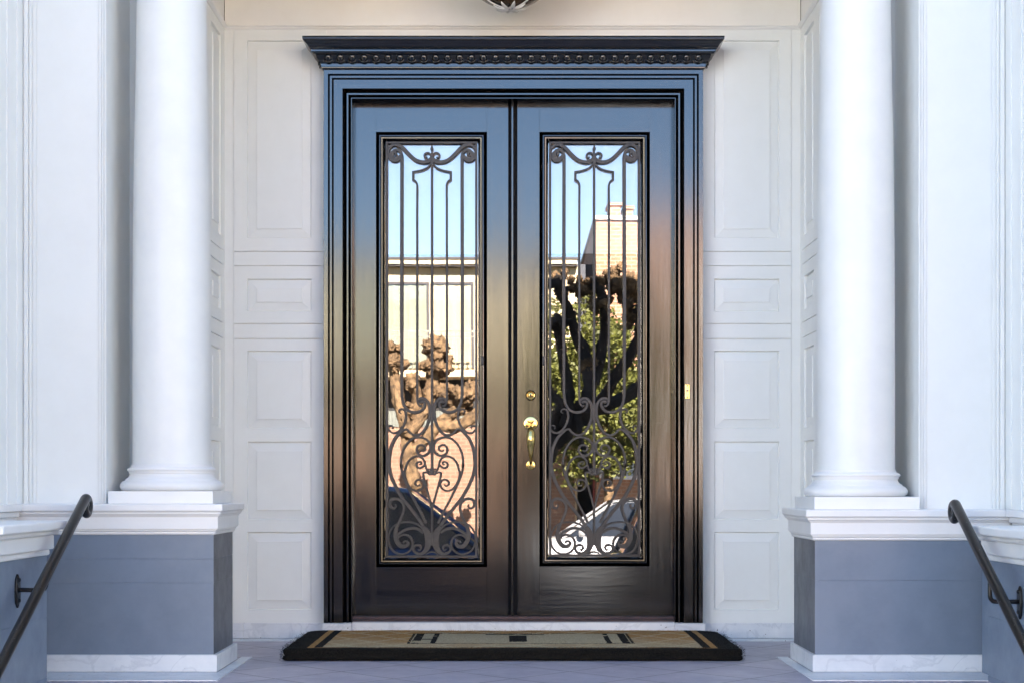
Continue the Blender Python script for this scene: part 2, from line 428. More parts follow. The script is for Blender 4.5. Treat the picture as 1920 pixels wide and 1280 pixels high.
b = MB(); b.box(-1.95, 1.95, YD(6.37), .5, ZC, 3.60); b.build('ceiling', cream, pr)
b = MB(); b.box(-1.585, 1.584, YD(5.92), YD(6.3635), 3.20, 3.52); b.box(-1.911, 1.92, YD(5.86), YD(5.999), 3.52, 3.62); b.box(-1.93, 1.93, YD(5.99), 8, 3.621, 7.0); b.box(-6.6, 6.6, -2.7, 8.1, 7.005, 7.2)
b.box(-1.380, 1.380, .031, 8, 3.601, 3.6205)
b.build('upper_wall', white, pr)

# ------------------------------------------------------------------ pedestals and columns
def rect3(x0, x1, y0, y1, z): return [(x0,y0,z),(x1,y0,z),(x1,y1,z),(x0,y1,z)]
for s in (-1, 1):
    side = 'left' if s < 0 else 'right'
    xi, xm, dz = (1.150, 1.134, 0) if s < 0 else (1.1635, 1.152, -.022)
    m3 = (lambda u, y, z, s=s: (s*u, y, z))
    yb = YD(6.31) if s < 0 else YD(6.35)
    pd = thing('pedestal', (s*1.5, YD(6.1), 0), 'blue-grey pedestal with white cap and marble foot under the %s column' % side, 'pedestal', 'column pedestals')
    b = MB(m3)
    zz = [.068, .345, .437, .531+dz] if s < 0 else [.068, .355, .509]
    for a, c in zip(zz, zz[1:]): b.box(xi, 1.909, YD(5.91), yb, a+.0003, c-.0003)
    b.box(xi+.002, 1.90, YD(5.912), yb-.002, .06, .53+dz, 0)
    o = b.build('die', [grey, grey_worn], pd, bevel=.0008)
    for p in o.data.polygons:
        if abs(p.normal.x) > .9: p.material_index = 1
    b = MB(m3); o_ = .0415
    prof = [(0, .530), (.0065, .532), (.0087, .536), (.0087, .541), (.013, .546), (.0135, .552), (.0203, .553), (.0203, .600), (.024, .601), (.027, .607), (.033, .610), (.034, .618), (.0385, .621), (.0415, .624), (.0415, .644), (.0395, .648), (.036, .649)]
    rs = [rect3(xi-o, 1.9095, YD(5.91)-o, yb+o, z+dz) for o, z in prof]
    b.rings(rs, True, True, True); b.build('cap', white_trim, pd, bevel=.0007)
    b = MB(m3); b.box(xm, 1.899, YD(5.895), yb+.02, .0045, .070); b.build('marble_foot', marble, pd, bevel=.002)
    # column
    c1 = (1.157, 1.562) if s < 0 else (1.1654, 1.5727)
    cx, cyy = s*(c1[0]+c1[1])/2, YD(6.1325)
    zt = .649+dz
    cl = thing('column', (cx, cyy, zt), 'round white column with moulded base standing at the %s of the door' % side, 'column', 'white porch columns')
    b = MB(m3); b.box(c1[0], c1[1], YD(5.93), YD(6.335), zt+.0003, .698+dz); b.build('plinth', white_trim, cl, bevel=.002)
    b = MB()
    def arc(r, z0, z1, bul, n=8): return [(r+bul*math.sin(math.pi*i/n)**.8 if 0 < i < n else r, z0+(z1-z0)*i/n) for i in range(n+1)]
    pf = [(.190, .6985)]+arc(.190, .6985, .737, .013)[1:]+[(.183, .7395), (.181, .746), (.172, .750), (.166, .757), (.164, .765), (.168, .7685), (.168, .771)]+arc(.162, .772, .7925, .0125)[1:]+[(.1585, .794), (.1585, .8005), (.1565, .803)]
    b.lathe([(r, z+dz) for r, z in pf], (cx, cyy, 0), 96); b.build('base', white_trim, cl, auto=50)
    b = MB(); sh = catmull([(.1560, .803), (.1538, .82), (.1535, 1.2), (.1525, 1.55), (.1485, 1.97), (.1425, 2.3), (.1365, 2.655), (.1285, 2.95), (.126, 3.16)], 5)
    b.lathe([(r, z+(dz if z < 1 else 0)) for r, z in sh], (cx, cyy, 0), 96); b.build('shaft', colpaint, cl, smooth=True)
    b = MB(); b.lathe([(.126, 3.15), (.146, 3.155), (.146, 3.165), (.161, 3.175), (.166, 3.188), (.166, 3.1995)], (cx, cyy, 0), 64); b.build('capital', white_trim, cl, auto=50)

# ------------------------------------------------------------------ stair cheek walls and handrails
for s in (-1, 1):
    side = 'left' if s < 0 else 'right'
    xw, De, zc, xr = (1.700, 5.608, .592, 1.597) if s < 0 else (1.752, 5.660, .572, 1.645)
    m3 = (lambda u, y, z, s=s: (s*u, y, z))
    ck = thing('stair_wall', (s*1.83, YD(5.3), -1.15), 'blue-grey wall with white coping beside the steps at the %s edge' % side, 'wall', 'low walls beside the steps')
    b = MB(m3); y1 = YD(De); y0 = YD(4.99)
    zb = [-1.15, -.62, -.40, -.20, .02, .24, zc-.125]
    for a, c in zip(zb, zb[1:]): b.box(xw, xb-.002 if False else 1.908, y0, y1, a+.0007, c-.0007)
    b.box(xw+.002, 1.905, y0+.002, y1-.002, -1.14, zc-.11)
    b.box(1.80, 1.908, y1+.001, YD(5.889), -1.148, .50)
    b.build('boarding', grey, ck, bevel=.0008)
    b = MB(m3)
    for z0, z1, o in ((zc-.126, zc-.104, .010), (zc-.104, zc-.050, .024), (zc-.050, zc-.032, .042), (zc-.032, zc, .068)):
        b.box(xw-o, 1.909, y0-o, y1+o*.4, z0+.0003, z1)
    b.build('coping', white_trim, ck, bevel=.006)
    # lower stepped part of the wall, going down with the steps
    b = MB(m3); b.box(xw+.004, 1.905, -3.7, y0-.05, -1.148, -.25); b.build('lower_wall', grey, ck)
    b = MB(m3); b.box(xw-.04, 1.907, -3.75, y0-.052, -.249, -.17); b.build('lower_coping', white_trim, ck, bevel=.006)
    # handrail
    hr = thing('handrail', (s*xr, YD(5.3), .3), 'black steel handrail with curled end on the %s stair wall' % side, 'handrail', 'stair handrails')
    if s < 0: p1, p2 = (147.6, 958.4), (14, 1221)
    else: p1, p2 = (1799.5, 960), (1908, 1180)
    def onplane(px, py):
        D = xr*F/abs(px-961); return (YD(D), Z(py, D))
    a1, a2 = Vector(onplane(*p1)), Vector(onplane(*p2))
    d = (a1-a2).normalized()
    start = a1+d*(.095 if s < 0 else .055)
    # curl: follow a circle that is tangent to the rail at its top end
    nrm = Vector((d[1], -d[0]))                                       # to the back and down
    r0 = .036; pts = []
    cen = start+nrm*r0
    for k in range(0, 27):
        t = k/26; ang = t*R(385); r = r0*(1-.62*t)
        off = -nrm*math.cos(ang)+d*math.sin(ang)
        pts.append(cen+off*r+nrm*(-(r0-r))*0)
    low = a2-d*1.5
    n_ = 14
    line = [low+(start-low)*(i/n_) for i in range(n_)]
    b = MB(m3); path = [(xr, p[0], p[1]) for p in line+pts]
    rad = [.0185]*len(line)+[.0185-.0055*(k/26) for k in range(27)]
    b.tube(path, rad, 20); b.build('rail', railmat, hr, smooth=True)
    jy = a1-d*((a1[0]-YD(5.262 if s < 0 else 5.292))/d[0])
    zb_ = Z(1105, 5.262) if s < 0 else Z(1127, 5.29)
    b = MB(m3); b.tube(catmull([(xr, jy[0], jy[1]-.012), (xr, jy[0], zb_+.022), (xr+.006, jy[0], zb_+.006), (xr+.022, jy[0], zb_), (xw-.006, jy[0], zb_)], 6), .0078, 12)
    br = b.build('bracket', railmat, hr, smooth=True)
    b = MB(m3)
    b.rings([[(x, jy[0]+.022*math.cos(t)*g, zb_-.004+.058*math.sin(t)*g*(1 if abs(math.sin(t)) > .5 else 1.15)) for t in [2*math.pi*k/8 for k in range(8)]] for x, g in ((xw-.0003, 1), (xw-.007, 1), (xw-.010, .85))], True, True, True)
    for zz_ in (-.036, .034): b.ball((xw-.011, jy[0], zb_+zz_), .005, .008, .008)
    b.build('wall_plate', railmat, br, bevel=.001)

# ------------------------------------------------------------------ door surround
XL, XR, ZT, ZJ = -.8754, .883, 2.643, .0824
ds = thing('door_frame', (0, -.04, ZJ), 'black carved wooden door surround with egg-and-dart cornice', 'door frame')
P = .0024715
prof = [(0, 0), (0, -80), (.4, -82), (8, -82), (8.4, -80.5), (9.8, -60), (11.2, -79), (11.6, -80), (15.3, -80), (15.7, -79), (17, -62), (18.3, -77), (18.8, -78), (35, -78), (35.6, -76), (38.9, -42), (42.2, -64), (42.6, -65), (45.4, -65), (45.9, -64), (48, -36), (50.2, -57), (50.5, -58), (51.6, -58), (52, -57), (52.3, -50), (52.3, 35)]
def uring(i, y):
    i = i*P; y = y/1000
    return [(XL+i, y, ZJ), (XL+i, y, ZT-i), (XR-i, y, ZT-i), (XR-i, y, ZJ)]
rs = [uring(*p) for p in prof]
b = MB()
ids = [[b.pt(p) for p in r] for r in rs]
for a, c in zip(ids, ids[1:]):
    for i in range(3): b.face((a[i], a[i+1], c[i+1], c[i]), 1 if i == 1 else 0)
b.build('architrave', [blackV, blackH], ds, auto=35)
b = MB(); YFc = -.082
cp = [(.001, 2.6405), (.004, 2.6425), (.0075, 2.647), (.0083, 2.650), (.0083, 2.654), (.0107, 2.655), (.0107, 2.667), (.012, 2.6685), (.010, 2.670), (.020, 2.678), (.028, 2.690), (.033, 2.7025), (.043, 2.704), (.044, 2.707), (.047, 2.708), (.052, 2.714), (.052, 2.7205), (.056, 2.7225), (.058, 2.7265), (.0605, 2.728), (.064, 2.735), (.070, 2.743), (.078, 2.750), (.0835, 2.757), (.0845, 2.7615), (.0872, 2.7625), (.0872, 2.773), (.0865, 2.7744)]
rs = [[(XL-o, -.0005, z), (XL-o, YFc-o, z), (XR+o, YFc-o, z), (XR+o, -.0005, z)] for o, z in cp]
b.rings(rs, True, True, True)
cor = b.build('cornice', blackM, ds, auto=30)
b = MB(); z0 = 2.6865
def egg(m_, u, face):
    for q_ in (0,):
        r_ = []
        for i in range(1, 8):
            t = math.pi*i/8
            r_.append([m_(u+.0190*math.sin(t)*(1.08 if i > 4 else .92)*math.cos(2*math.pi*j/10), .019*math.sin(t)*math.sin(2*math.pi*j/10)-.023*(1-math.cos(t))/2, z0-.0005-.0215*math.cos(t)) for j in range(10)])
        b.rings(r_, True, True, True)
    for du in (-.0215, .0215): b.rings([[m_(u+du+e*w_, y_, zq) for e in (-1, 0, 1) for y_ in ((.0,) if e else (-.006,))] for zq, w_, y_ in ((z0-.018, .001, 0), (z0+.002, .003, 0), (z0+.017, .004, 0))], False)
    # husk round the egg and the dart
    hp = [m_(u+.0205*math.cos(t), -.011-.010*math.sin(t)*.6-.006, z0+.004-.021*math.sin(t)) for t in [math.pi*k/8 for k in range(9)]]
    hp = [m_(u-.0205, -.024, z0+.017)]+hp[::-1]+[m_(u+.0205, -.024, z0+.017)]
    b.tube(hp, .0028, 6)
    b.tube([m_(u+.0277, -.024, z0+.017), m_(u+.0277, -.018, z0), m_(u+.0277, -.008, z0-.018)], [.0048, .0036, .0014], 6)
n = 32; fx0, fx1 = XL-.004, XR+.004
for k in range(n):
    egg(lambda a, y, z: (a, YFc-.004+y, z), fx0+(fx1-fx0)*(k+.5)/n, 0)
for k in range(2):
    egg(lambda a, y, z: (XL-.004+y, a, z), -.060+k*.05, 0); egg(lambda a, y, z: (XR+.004-y, a, z), -.060+k*.05, 0)
b.build('egg_and_dart', blackM, cor, smooth=True)

st = thing('doorstep', (0, -.05, 0), 'white marble doorstep with worn wooden threshold under the door', 'doorstep')
b = MB(); xa, xc = X(660, 7.1), X(1265, 7.1)
b.box(XL-.004, xa-.0006, -.098, .028, .0045, ZJ-.0008); b.box(xa+.0006, xc-.0006, -.105, .10, .0045, .0862); b.box(xc+.0006, XR+.008, -.098, .028, .0045, ZJ-.0008)
b.build('sill', marble, st, bevel=.002)
b = MB(); b.rings([[(x, y, z) for x in (XL+.1297, XR-.1297)] for y, z in ((-.052, .0865), (-.048, .0905), (-.010, .096), (-.004, .1035), (.02, .1065), (.09, .1067))], False)
b.build('threshold', threshold_wood, st)

# ------------------------------------------------------------------ door leaves
S = 7.23/F
def G(px, py, D=7.235): return (X(px, D), Z(py, D))
def conv(pts, ox, oy, sc, cx):
    return [((x-cx)/sc, oy+y/sc, w/sc) for x, y, w in pts]
def W(lst, w): return [(x, y, w) for x, y in lst]
A = lambda l: conv(l, 690, 230, 4.742, 568)
Bq = lambda l: conv(l, 700, 720, 7.109, 780)
Cq = lambda l: conv(l, 700, 860, 6.4, 704)
half = []
half.append(A([(238,290,20),(250,278,22),(240,262,24),(215,262,26),(200,285,28),(215,318,34),(250,325,36),(280,305,34),(290,290,30)]))                    # volute body
half.append(A(W([(225,300),(215,280),(228,252),(262,242),(290,262),(300,300)], 30))+A(W([(300,330),(300,380),(300,500),(299,1000),(298,1700)], 32))+Bq(W([(376,-250),(377,0),(380,150),(397,250),(440,325),(500,362),(570,370),(640,345),(678,295),(684,250),(660,225),(632,228),(622,248)], 40)))
half.append(A([(190,300,20),(178,265,24),(190,222,28),(225,198,30),(265,198,34),(310,225,36),(360,278,36),(420,330,34),(480,350,34),(530,345,36),(562,320,36)]))
half.append(A(W([(178,265),(185,305),(215,335),(250,340),(282,318)], 26)))
half.append(A(W([(562,320),(555,285),(535,268),(510,275),(500,295),(512,312),(528,306)], 18)))
half.append(A(W([(560,362),(525,402),(470,425),(402,438)], 18)))
half.append(A(W([(401,432),(401,516)], 22)))
half.append(A([(398,508,20),(422,522,20),(436,552,20),(437,585,20),(437,640,20),(436,760,20),(436,1200,20),(436,1700,20)])+Bq(W([(582,-250),(582,0),(582,150),(583,205),(592,250),(618,285),(648,280)], 28)))
half.append(Bq([(590,240,26),(598,205,34),(640,183,40),(690,195,42),(735,250,44),(752,330,44),(745,440,42),(710,550,40),(655,635,38),(590,672,36),(530,668,34),(480,635,32),(452,598,30),(430,590,26)]))
half.append(Bq([(445,592,24),(400,605,34),(340,655,44),(280,730,46),(232,840,48),(210,960,50),(205,1060,50)])+Cq([(190,100,42),(215,210,42),(268,330,42),(340,455,42),(430,570,42),(525,690,40),(600,800,44)]))
half.append(Bq([(368,382,16),(345,370,20),(342,345,22),(372,325,26),(412,340,30),(432,395,32),(430,460,32),(405,535,32),(360,600,32),(305,640,30),(255,645,28),(212,615,26),(195,575,24),(212,548,20),(245,548,20),(258,575,18),(245,592,14)]))
half.append(Bq([(625,872,20),(650,888,24),(685,870,28),(685,830,30),(645,805,30),(600,815,32),(575,860,32),(590,915,34),(650,950,36),(710,930,38),(755,875,40),(755,800,38),(715,740,34),(650,708,32),(575,702,32),(500,735,32),(430,810,32),(385,905,32),(365,1010,32),(370,1110,32)])+Cq([(325,60,28),(350,180,28),(392,290,28),(440,390,28),(500,510,28),(570,640,30),(630,770,34)]))
half.append(Bq([(750,1165,26),(712,1140,26),(690,1080,26),(672,1010,28),(630,968,30),(570,955,30),(500,985,30),(445,1055,30),(420,1140,30)])+Cq([(372,150,26),(385,245,26),(425,325,26),(480,372,26),(540,378,26),(590,345,26),(605,290,26),(575,250,26),(530,248,26),(502,282,26),(515,315,24),(545,318,20),(555,298,16)]))
half.append(Bq([(608,1062,16),(628,1062,22),(640,1040,24),(615,1028,26),(580,1045,28),(572,1080,30),(600,1112,30),(645,1105,30),(680,1070,26)]))
half.append(Cq([(704,175,26),(675,182,26),(645,160,26),(610,158,26),(598,180,26),(612,260,26),(655,410,26),(698,575,28)]))
half.append(Cq([(655,150,18),(640,128,18),(665,118,18),(704,120,20)]))
half.append(Cq([(258,540,16),(270,560,20),(250,590,26),(215,580,32),(195,545,36),(205,500,38),(250,475,38),(310,485,38),(355,530,36),(368,590,34),(348,670,34),(315,745,36),(280,820,44),(265,900,54),(280,980,58),(325,1040,52),(380,1048,44),(415,1015,34),(400,985,24),(365,990,20),(362,1008,16)]))
half.append(Cq([(600,850,22),(550,793,22),(480,765,22),(400,755,22),(320,765,22),(250,800,22),(200,870,22),(180,950,24),(195,1040,24),(245,1110,24),(330,1143,24),(410,1122,24),(463,1065,24),(472,995,26),(440,935,26),(380,908,26),(325,920,24),(298,950,22)]))
half.append(Cq([(600,885,30),(540,842,34),(460,828,36),(380,850,36),(310,895,34),(280,930,30)]))
half.append(Cq([(600,810,50),(640,870,80),(660,940,90),(660,1000,84),(650,1060,72),(615,1110,56),(560,1138,44),(500,1115,34),(478,1070,30),(505,1035,28),(553,1035,28),(572,1068,26),(552,1095,22),(535,1080,16)]))
half.append(Cq([(630,1150,16),(662,1122,20),(704,1112,22)]))
half.append(Cq(W([(640,960),(690,1010),(704,1012)], 50)))
center = []
center.append(A([(568,192,5),(568,212,16),(568,235,32),(568,262,14),(568,290,30),(568,330,44),(568,365,30),(568,420,22),(568,800,22)])+Bq([(780,0,32),(780,400,34),(780,780,34),(780,830,60),(780,880,36),(780,1120,36)]))
center.append(Cq([(704,120,60),(704,150,56),(704,178,40)]))
center.append(Cq([(704,560,30),(704,700,26),(704,850,28),(704,960,40),(704,1030,24)]))
def ribbon(b, pts, cx, y0, flip=1, D=7.235):
    q = catmull(pts, 4); n = len(q); rs = []
    for i, (u, v, w) in enumerate(q):
        a, c = q[max(i-1, 0)], q[min(i+1, n-1)]
        tx, tz = (c[0]-a[0])*flip, -(c[1]-a[1]); L_ = math.hypot(tx, tz) or 1; nx, nz = -tz/L_, tx/L_
        x, z = G(cx+u*flip, v, D); h = w/2*D/F*.93; k = max(h-.0012, h*.5)
        rs.append([(x+nx*h, y0+.009, z+nz*h), (x+nx*h, y0+.0012, z+nz*h), (x+nx*k, y0, z+nz*k), (x-nx*k, y0, z-nz*k), (x-nx*h, y0+.0012, z-nz*h), (x-nx*h, y0+.009, z-nz*h)])
    b.rings(rs, True, True, True)

def sweep(b, x0, x1, z0, z1, prof, m=0):
    b.rings([[(x0+i, y, z0+i), (x1-i, y, z0+i), (x1-i, y, z1-i), (x0+i, y, z1-i)] for i, y in prof], True, m=m)

for s in (-1, 1):
    side = 'left' if s < 0 else 'right'
    ex0, ex1 = ((X(652, 7.23), X(953, 7.23)) if s < 0 else (X(970, 7.23), X(1272, 7.23)))
    ox0, ox1, oy0, oy1 = (705, 913, 248, 1062.5) if s < 0 else (1011.5, 1218.5, 248, 1061)
    gc = 809.75 if s < 0 else 1114.3
    dl = thing('door', ((ex0+ex1)/2, .03, .1075), ('black wooden door leaf without a handle, left half of the double door' if s < 0 else 'black wooden door leaf carrying the brass handle, right half of the double door'), 'door', 'double door leaves')
    gx0, gx1, gz0, gz1 = X(ox0, 7.23), X(ox1, 7.23), Z(oy1, 7.23), Z(oy0, 7.23)
    b = MB(); ya, yb = .030, .075
    b.box(ex0, gx0-.0001, ya, yb, .1075, 2.535, 0); b.box(gx1+.0001, ex1, ya, yb, .1075, 2.535, 0)
    b.box(gx0+.0001, gx1-.0001, ya+.0003, yb, gz1, 2.535, 1); b.box(gx0+.0001, gx1-.0001, ya+.0003, yb, .1075, gz0, 1)
    b.build('slab', [blackV, blackH], dl, bevel=.0004)
    b = MB(); p_ = S
    sweep(b, X(ox0, 7.22), X(ox1, 7.22), Z(oy1, 7.22), Z(oy0, 7.22), [(i*p_, y) for i, y in ((-.2, .034), (2.8, .056), (5.6, .019), (6.1, .0155), (7.2, .0145), (8.2, .0145), (8.5, .016), (9.0, .032), (9.6, .018), (10.1, .0168), (12.3, .0175), (12.8, .020), (16.8, .048), (16.8, .0565))])
    b.build('glass_moulding', blackM, dl, auto=30)
    gl0, gl1, gt, gb = X(ox0+16.8, 7.24), X(ox1-16.8, 7.24), Z(oy0+16.8, 7.24), Z(oy1-16.8, 7.24)
    b = MB(); b.box(gl0-.01, gl1+.01, .057, .060, gb-.01, gt+.01)
    b.build('glass_pane', glass, dl)
    # iron grille with its own flat frame
    b = MB(); ix0, ix1 = gl0+.003, gl1-.003; iz0, iz1 = gb+.003, gt-.003; t = .0105
    y0, y1 = .036, .046
    b.rings([[(ix0+i, y, iz0+i), (ix1-i, y, iz0+i), (ix1-i, y, iz1-i), (ix0+i, y, iz1-i)] for i, y in ((0, y1), (0, y0+.001), (.001, y0), (t-.001, y0), (t, y0+.001), (t, y1), (0, y1))], True)
    for h in half:
        ribbon(b, h, gc, y0+.001+random.uniform(0, .0006), 1); ribbon(b, h, gc, y0+.001+random.uniform(0, .0006), -1)
    for c in center: ribbon(b, c, gc, y0+.0004)
    b.build('iron_grille', iron, dl)
    # blind in the top of the glass
    b = MB(); zb2 = Z(475 if s < 0 else 473.5, 7.28)
    b.box(gl0-.005, gl1+.005, .0785, .080, zb2, gt+.01); b.box(gl0-.005, gl1+.005, .0775, .081, zb2-.006, zb2)
    bl = b.build('window_blind', blindm, dl)
    b = MB(); lx, lz = X(904.3 if s < 0 else 1019.3, 7.21), Z(676.5, 7.21)
    b.box(lx-.006, lx+.006, .0105, .0165, lz-.020, lz+.024); b.ball((lx, .010, lz-.012), .005, .003, .006)
    lt = b.build('catch', iron, dl, bevel=.0015)
    if s > 0:
        b = MB(); b.box(X(958.8, 7.225), X(962.6, 7.225), .024, .0618, .1075, 2.535)
        b.build('astragal', blackV, dl, bevel=.0012)
        b = MB(); b.box(X(953.4, 7.24), X(969.6, 7.24), .062, .085, .1075, 2.535); b.build('gap_shade_plate', dark_room, dl)  # added matte backing plate, its dark colour stands for shade in the leaf gap
        hx = X(995, 7.22)
        b = MB(); b.lathe([(.0245, .029), (.0245, .020), (.022, .014), (.018, .0105), (.0165, .011), (.0155, .0135), (.0150, .012), (.009, .008), (.0075, .0075)], (hx, 0, Z(740, 7.21)), 40, axis='Y'); dbt = b.build('deadbolt', brass, dl, auto=30)
        b = MB(); b.lathe([(.0055, .0072), (.0055, .0060), (.004, .0055)], (hx, 0, Z(740, 7.21)), 16, axis='Y'); b.box(hx-.001, hx+.001, .004, .0056, Z(740, 7.21)-.004, Z(740, 7.21)+.004); b.build('keyhole', brass_dark, dbt)
        b = MB(); b.lathe([(.0325, .029), (.0325, .0245), (.0310, .0222), (.028, .0212), (.010, .0200)], (hx, 0, Z(792.5, 7.2)), 48, axis='Y')
        rz = b.build('door_handle', brass, dl, auto=30)
        b = MB(); zt_, zl_ = Z(797, 7.17), Z(866, 7.17)
        gp = catmull([(hx, .020, Z(799, 7.2), .0075), (hx, -.008, Z(800, 7.2), .009), (hx, -.030, Z(806, 7.18), .0150), (hx, -.040, Z(818, 7.17), .0200), (hx, -.041, Z(830, 7.16), .0175), (hx, -.036, Z(845, 7.16), .0110), (hx, -.026, Z(857, 7.17), .0072), (hx, -.006, Z(866, 7.19), .0068), (hx, .020, Z(869, 7.2), .0080)], 5)
        rs = []
        for i, (x, y, z, r) in enumerate(gp):
            a, c = Vector(gp[max(i-1, 0)][:3]), Vector(gp[min(i+1, len(gp)-1)][:3]); t_ = (c-a).normalized(); u_ = Vector((1, 0, 0)); v_ = t_.cross(u_).normalized()
            rs.append([Vector((x, y, z))+(u_*math.cos(2*math.pi*k/36)+v_*math.sin(2*math.pi*k/36)*.8)*r*(1+.06*math.cos(9*2*math.pi*k/36)*(1 if .008 < r else 0)) for k in range(36)])
        b.rings(rs, True, True, True); b.build('grip', brass, rz, smooth=True)
        b = MB(); zc_ = Z(788.5, 7.2)
        b.rings([[(hx+.0135*math.cos(math.pi+math.pi*k/10)*g, yq, zc_+.002+.010*math.sin(math.pi+math.pi*k/10)*g) for k in range(11)] for yq, g in ((.021, 1), (-.004, 1), (-.007, .85))], True, True, True)
        b.build('thumb_latch', brass, rz, bevel=.001)
        b = MB(); b.rings([[(hx+.0165*math.cos(math.pi+math.pi*k/10), yq, zc_+.003+.013*math.sin(math.pi+math.pi*k/10)) for k in range(11)] for yq in (.0210, .0195)], True, True, True)
        b.build('latch_slot', brass_dark, rz)
        zq = Z(871, 7.2)
        b = MB(); b.lathe([(.0215, .029), (.0215, .0235), (.019, .0215), (.012, .0205)], (hx, 0, zq), 36, axis='Y')
        b.rings([[(hx+.015*g*dx, yq, zq+.015*g*dz_) for dx, dz_ in ((0, -1), (1, 0), (0, 1), (-1, 0))] for yq, g in ((.0215, 1), (.017, .9), (.014, .35))], True, True, True)
        b.build('rosette', brass, rz, auto=30)

# doorbell on the right jamb
bx, bz, D_ = X(1289, 7.12), Z(733, 7.12), -.0765
db = thing('doorbell', (bx, D_, bz-.035), 'small brass doorbell plate on the right jamb of the door frame', 'doorbell')
b = MB(); b.box(bx-.0103, bx+.0103, D_-.004, D_+.002, bz-.0330, bz+.0330); b.build('plate', brass, db, bevel=.0015)
b = MB(); b.lathe([(.0062, -.0043), (.0062, -.0075), (.0050, -.0085), (.002, -.0088)], (bx, D_, bz+.004), 20, axis='Y'); b.build('button', m_simple('grey_button', (.45, .42, .38), .4), db, auto=40)
for dz_ in (-.027, .027):
    b = MB(); b.lathe([(.0028, -.0042), (.0028, -.0050), (.0018, -.0054)], (bx, D_, bz+dz_), 12, axis='Y'); b.build('screw', brass_dark, db)

# ------------------------------------------------------------------ doormat
dm = thing('doormat', (0, -.5, .004), 'thick black and tan coir doormat in front of the double door', 'doormat')
mw, my0, my1 = .944, -.914, -.112
out = []
def corner(cx, cy_, r, a0, a1, n=7): return [(cx+r*math.cos(R(a0+(a1-a0)*k/n)), cy_+r*math.sin(R(a0+(a1-a0)*k/n))) for k in range(n+1)]
out = corner(-mw+.012+.0, my0+.012, .012, 180, 270, 4)+corner(mw-.012, my0+.012, .012, 270, 360, 4)+corner(mw-.10, my1-.10, .10, 0, 90, 6)+corner(-mw+.10, my1-.10, .10, 90, 180, 6)
dense = []
for i in range(len(out)):
    a, c = Vector(out[i]), Vector(out[(i+1) % len(out)]); k = max(1, int((c-a).length/.02))
    for j in range(k): dense.append(a+(c-a)*j/k)
mc = Vector((0, -.5)); b = MB()
def mring(ins, z):
    r_ = []
    for p in dense:
        q = p+(mc-p).normalized()*(ins+.006*noise.noise(Vector((p.x*14, p.y*14, z*60)))); r_.append((q.x, q.y, z+.0035*noise.noise(Vector((p.x*6, p.y*6, 3)))))
    return r_
b.rings([mring(.010, .004), mring(.002, .009), mring(.003, .020), mring(.007, .024), mring(.002, .030), mring(.003, .044), mring(.010, .0515), mring(.03, .0525)], True, True, True)
mb_ = b.build('coir_pad', coir, dm, smooth=True)
b = MB()
for i in range(26000):
    if i < 17000:
        x = random.uniform(-mw+.01, mw-.01); y = random.uniform(my0+.01, my1-.01); z = .0515; n_ = Vector((random.gauss(0, .5), random.gauss(0, .5), 1)); L_ = random.uniform(.003, .008)
        if abs(x) > mw-.09 and y > my1-.08: continue
    else:
        p = random.choice(dense); k = random.random(); z = random.uniform(.006, .052); d_ = (p-mc); d_ = Vector((0, -1)) if p.y < my0+.02 else d_.normalized()
        x, y = p.x+random.uniform(-.012, .012), p.y; n_ = Vector((d_.x+random.gauss(0, .6), d_.y+random.gauss(0, .3), random.gauss(0, .7))); L_ = random.uniform(.004, .011 if k < .96 else .03)
    n_.normalize(); p0 = Vector((x, y, z)); sd_ = n_.cross(Vector((random.gauss(0,1), random.gauss(0,1), random.gauss(0,1)))).normalized()*.0007
    ids = [b.pt(p0-sd_), b.pt(p0+sd_), b.pt(p0+n_*L_)]; b.face(ids)
ft = b.build('bristles', coir, dm); ft['kind'] = 'stuff'

# ------------------------------------------------------------------ porch lamp
lx, ly, lz = X(957, 6.85), YD(6.85), Z(16, 6.85)
lp = thing('pendant_lamp', (lx, ly, lz), 'brown glass bowl lamp with pale metal leaves hanging over the doorway', 'lamp')
b = MB(); rb = .222
pf = [(rb*math.sin(R(a)), rb-rb*math.cos(R(a))+.004) for a in range(2, 91, 4)]
b.lathe(pf+[(rb*.98, rb+.02)], (lx, ly, lz), 64, cap=False); b.build('bowl', lampglass, lp, smooth=True)
b = MB(); b.lathe([(.002, -.004), (.006, -.001), (.0085, .003), (.006, .006), (.011, .009), (.012, .013)], (lx, ly, lz), 20)
for k in range(8):
    a = 2*math.pi*(k+.3)/8; ca, sa = math.cos(a), math.sin(a)
    pts = []
    for q in range(9):
        t = q/8; ang = R(3+t*17); rr = rb+.004+(.006*math.sin(t*3.1))
        wd = .0012+.0085*math.sin(math.pi*min(1, t*1.02))**.7
        pts.append((ang, rr, wd))
    r_ = []
    for ang, rr, wd in pts:
        c0 = Vector((lx+rr*math.sin(ang)*ca, ly+rr*math.sin(ang)*sa, lz+rb-rr*math.cos(ang))); tn = Vector((-sa, ca, 0)); up_ = Vector((math.sin(ang)*ca, math.sin(ang)*sa, -math.cos(ang)))
        r_.append([c0-tn*wd, c0+up_*.004, c0+tn*wd, c0-up_*.002])
    b.rings(r_, True, True, True)
b.build('leaf_ornament', silver, lp, smooth=True)
for k in range(3):
    a = R(-18+k*120+100); b = MB()
    b.tube([(lx+(rb+.004)*math.sin(R(t))*math.cos(a), ly+(rb+.004)*math.sin(R(t))*math.sin(a), lz+rb-(rb+.004)*math.cos(R(t))) for t in range(4, 92, 4)], .0035, 8); b.build('strap', silver, lp, smooth=True)
b = MB(); b.lathe([(rb*.97, rb+.003), (rb+.008, rb+.003), (rb+.010, rb+.012), (rb+.006, rb+.022), (rb*.97, rb+.024)], (lx, ly, lz), 48, cap=False); b.build('rim', silver, lp, auto=40)
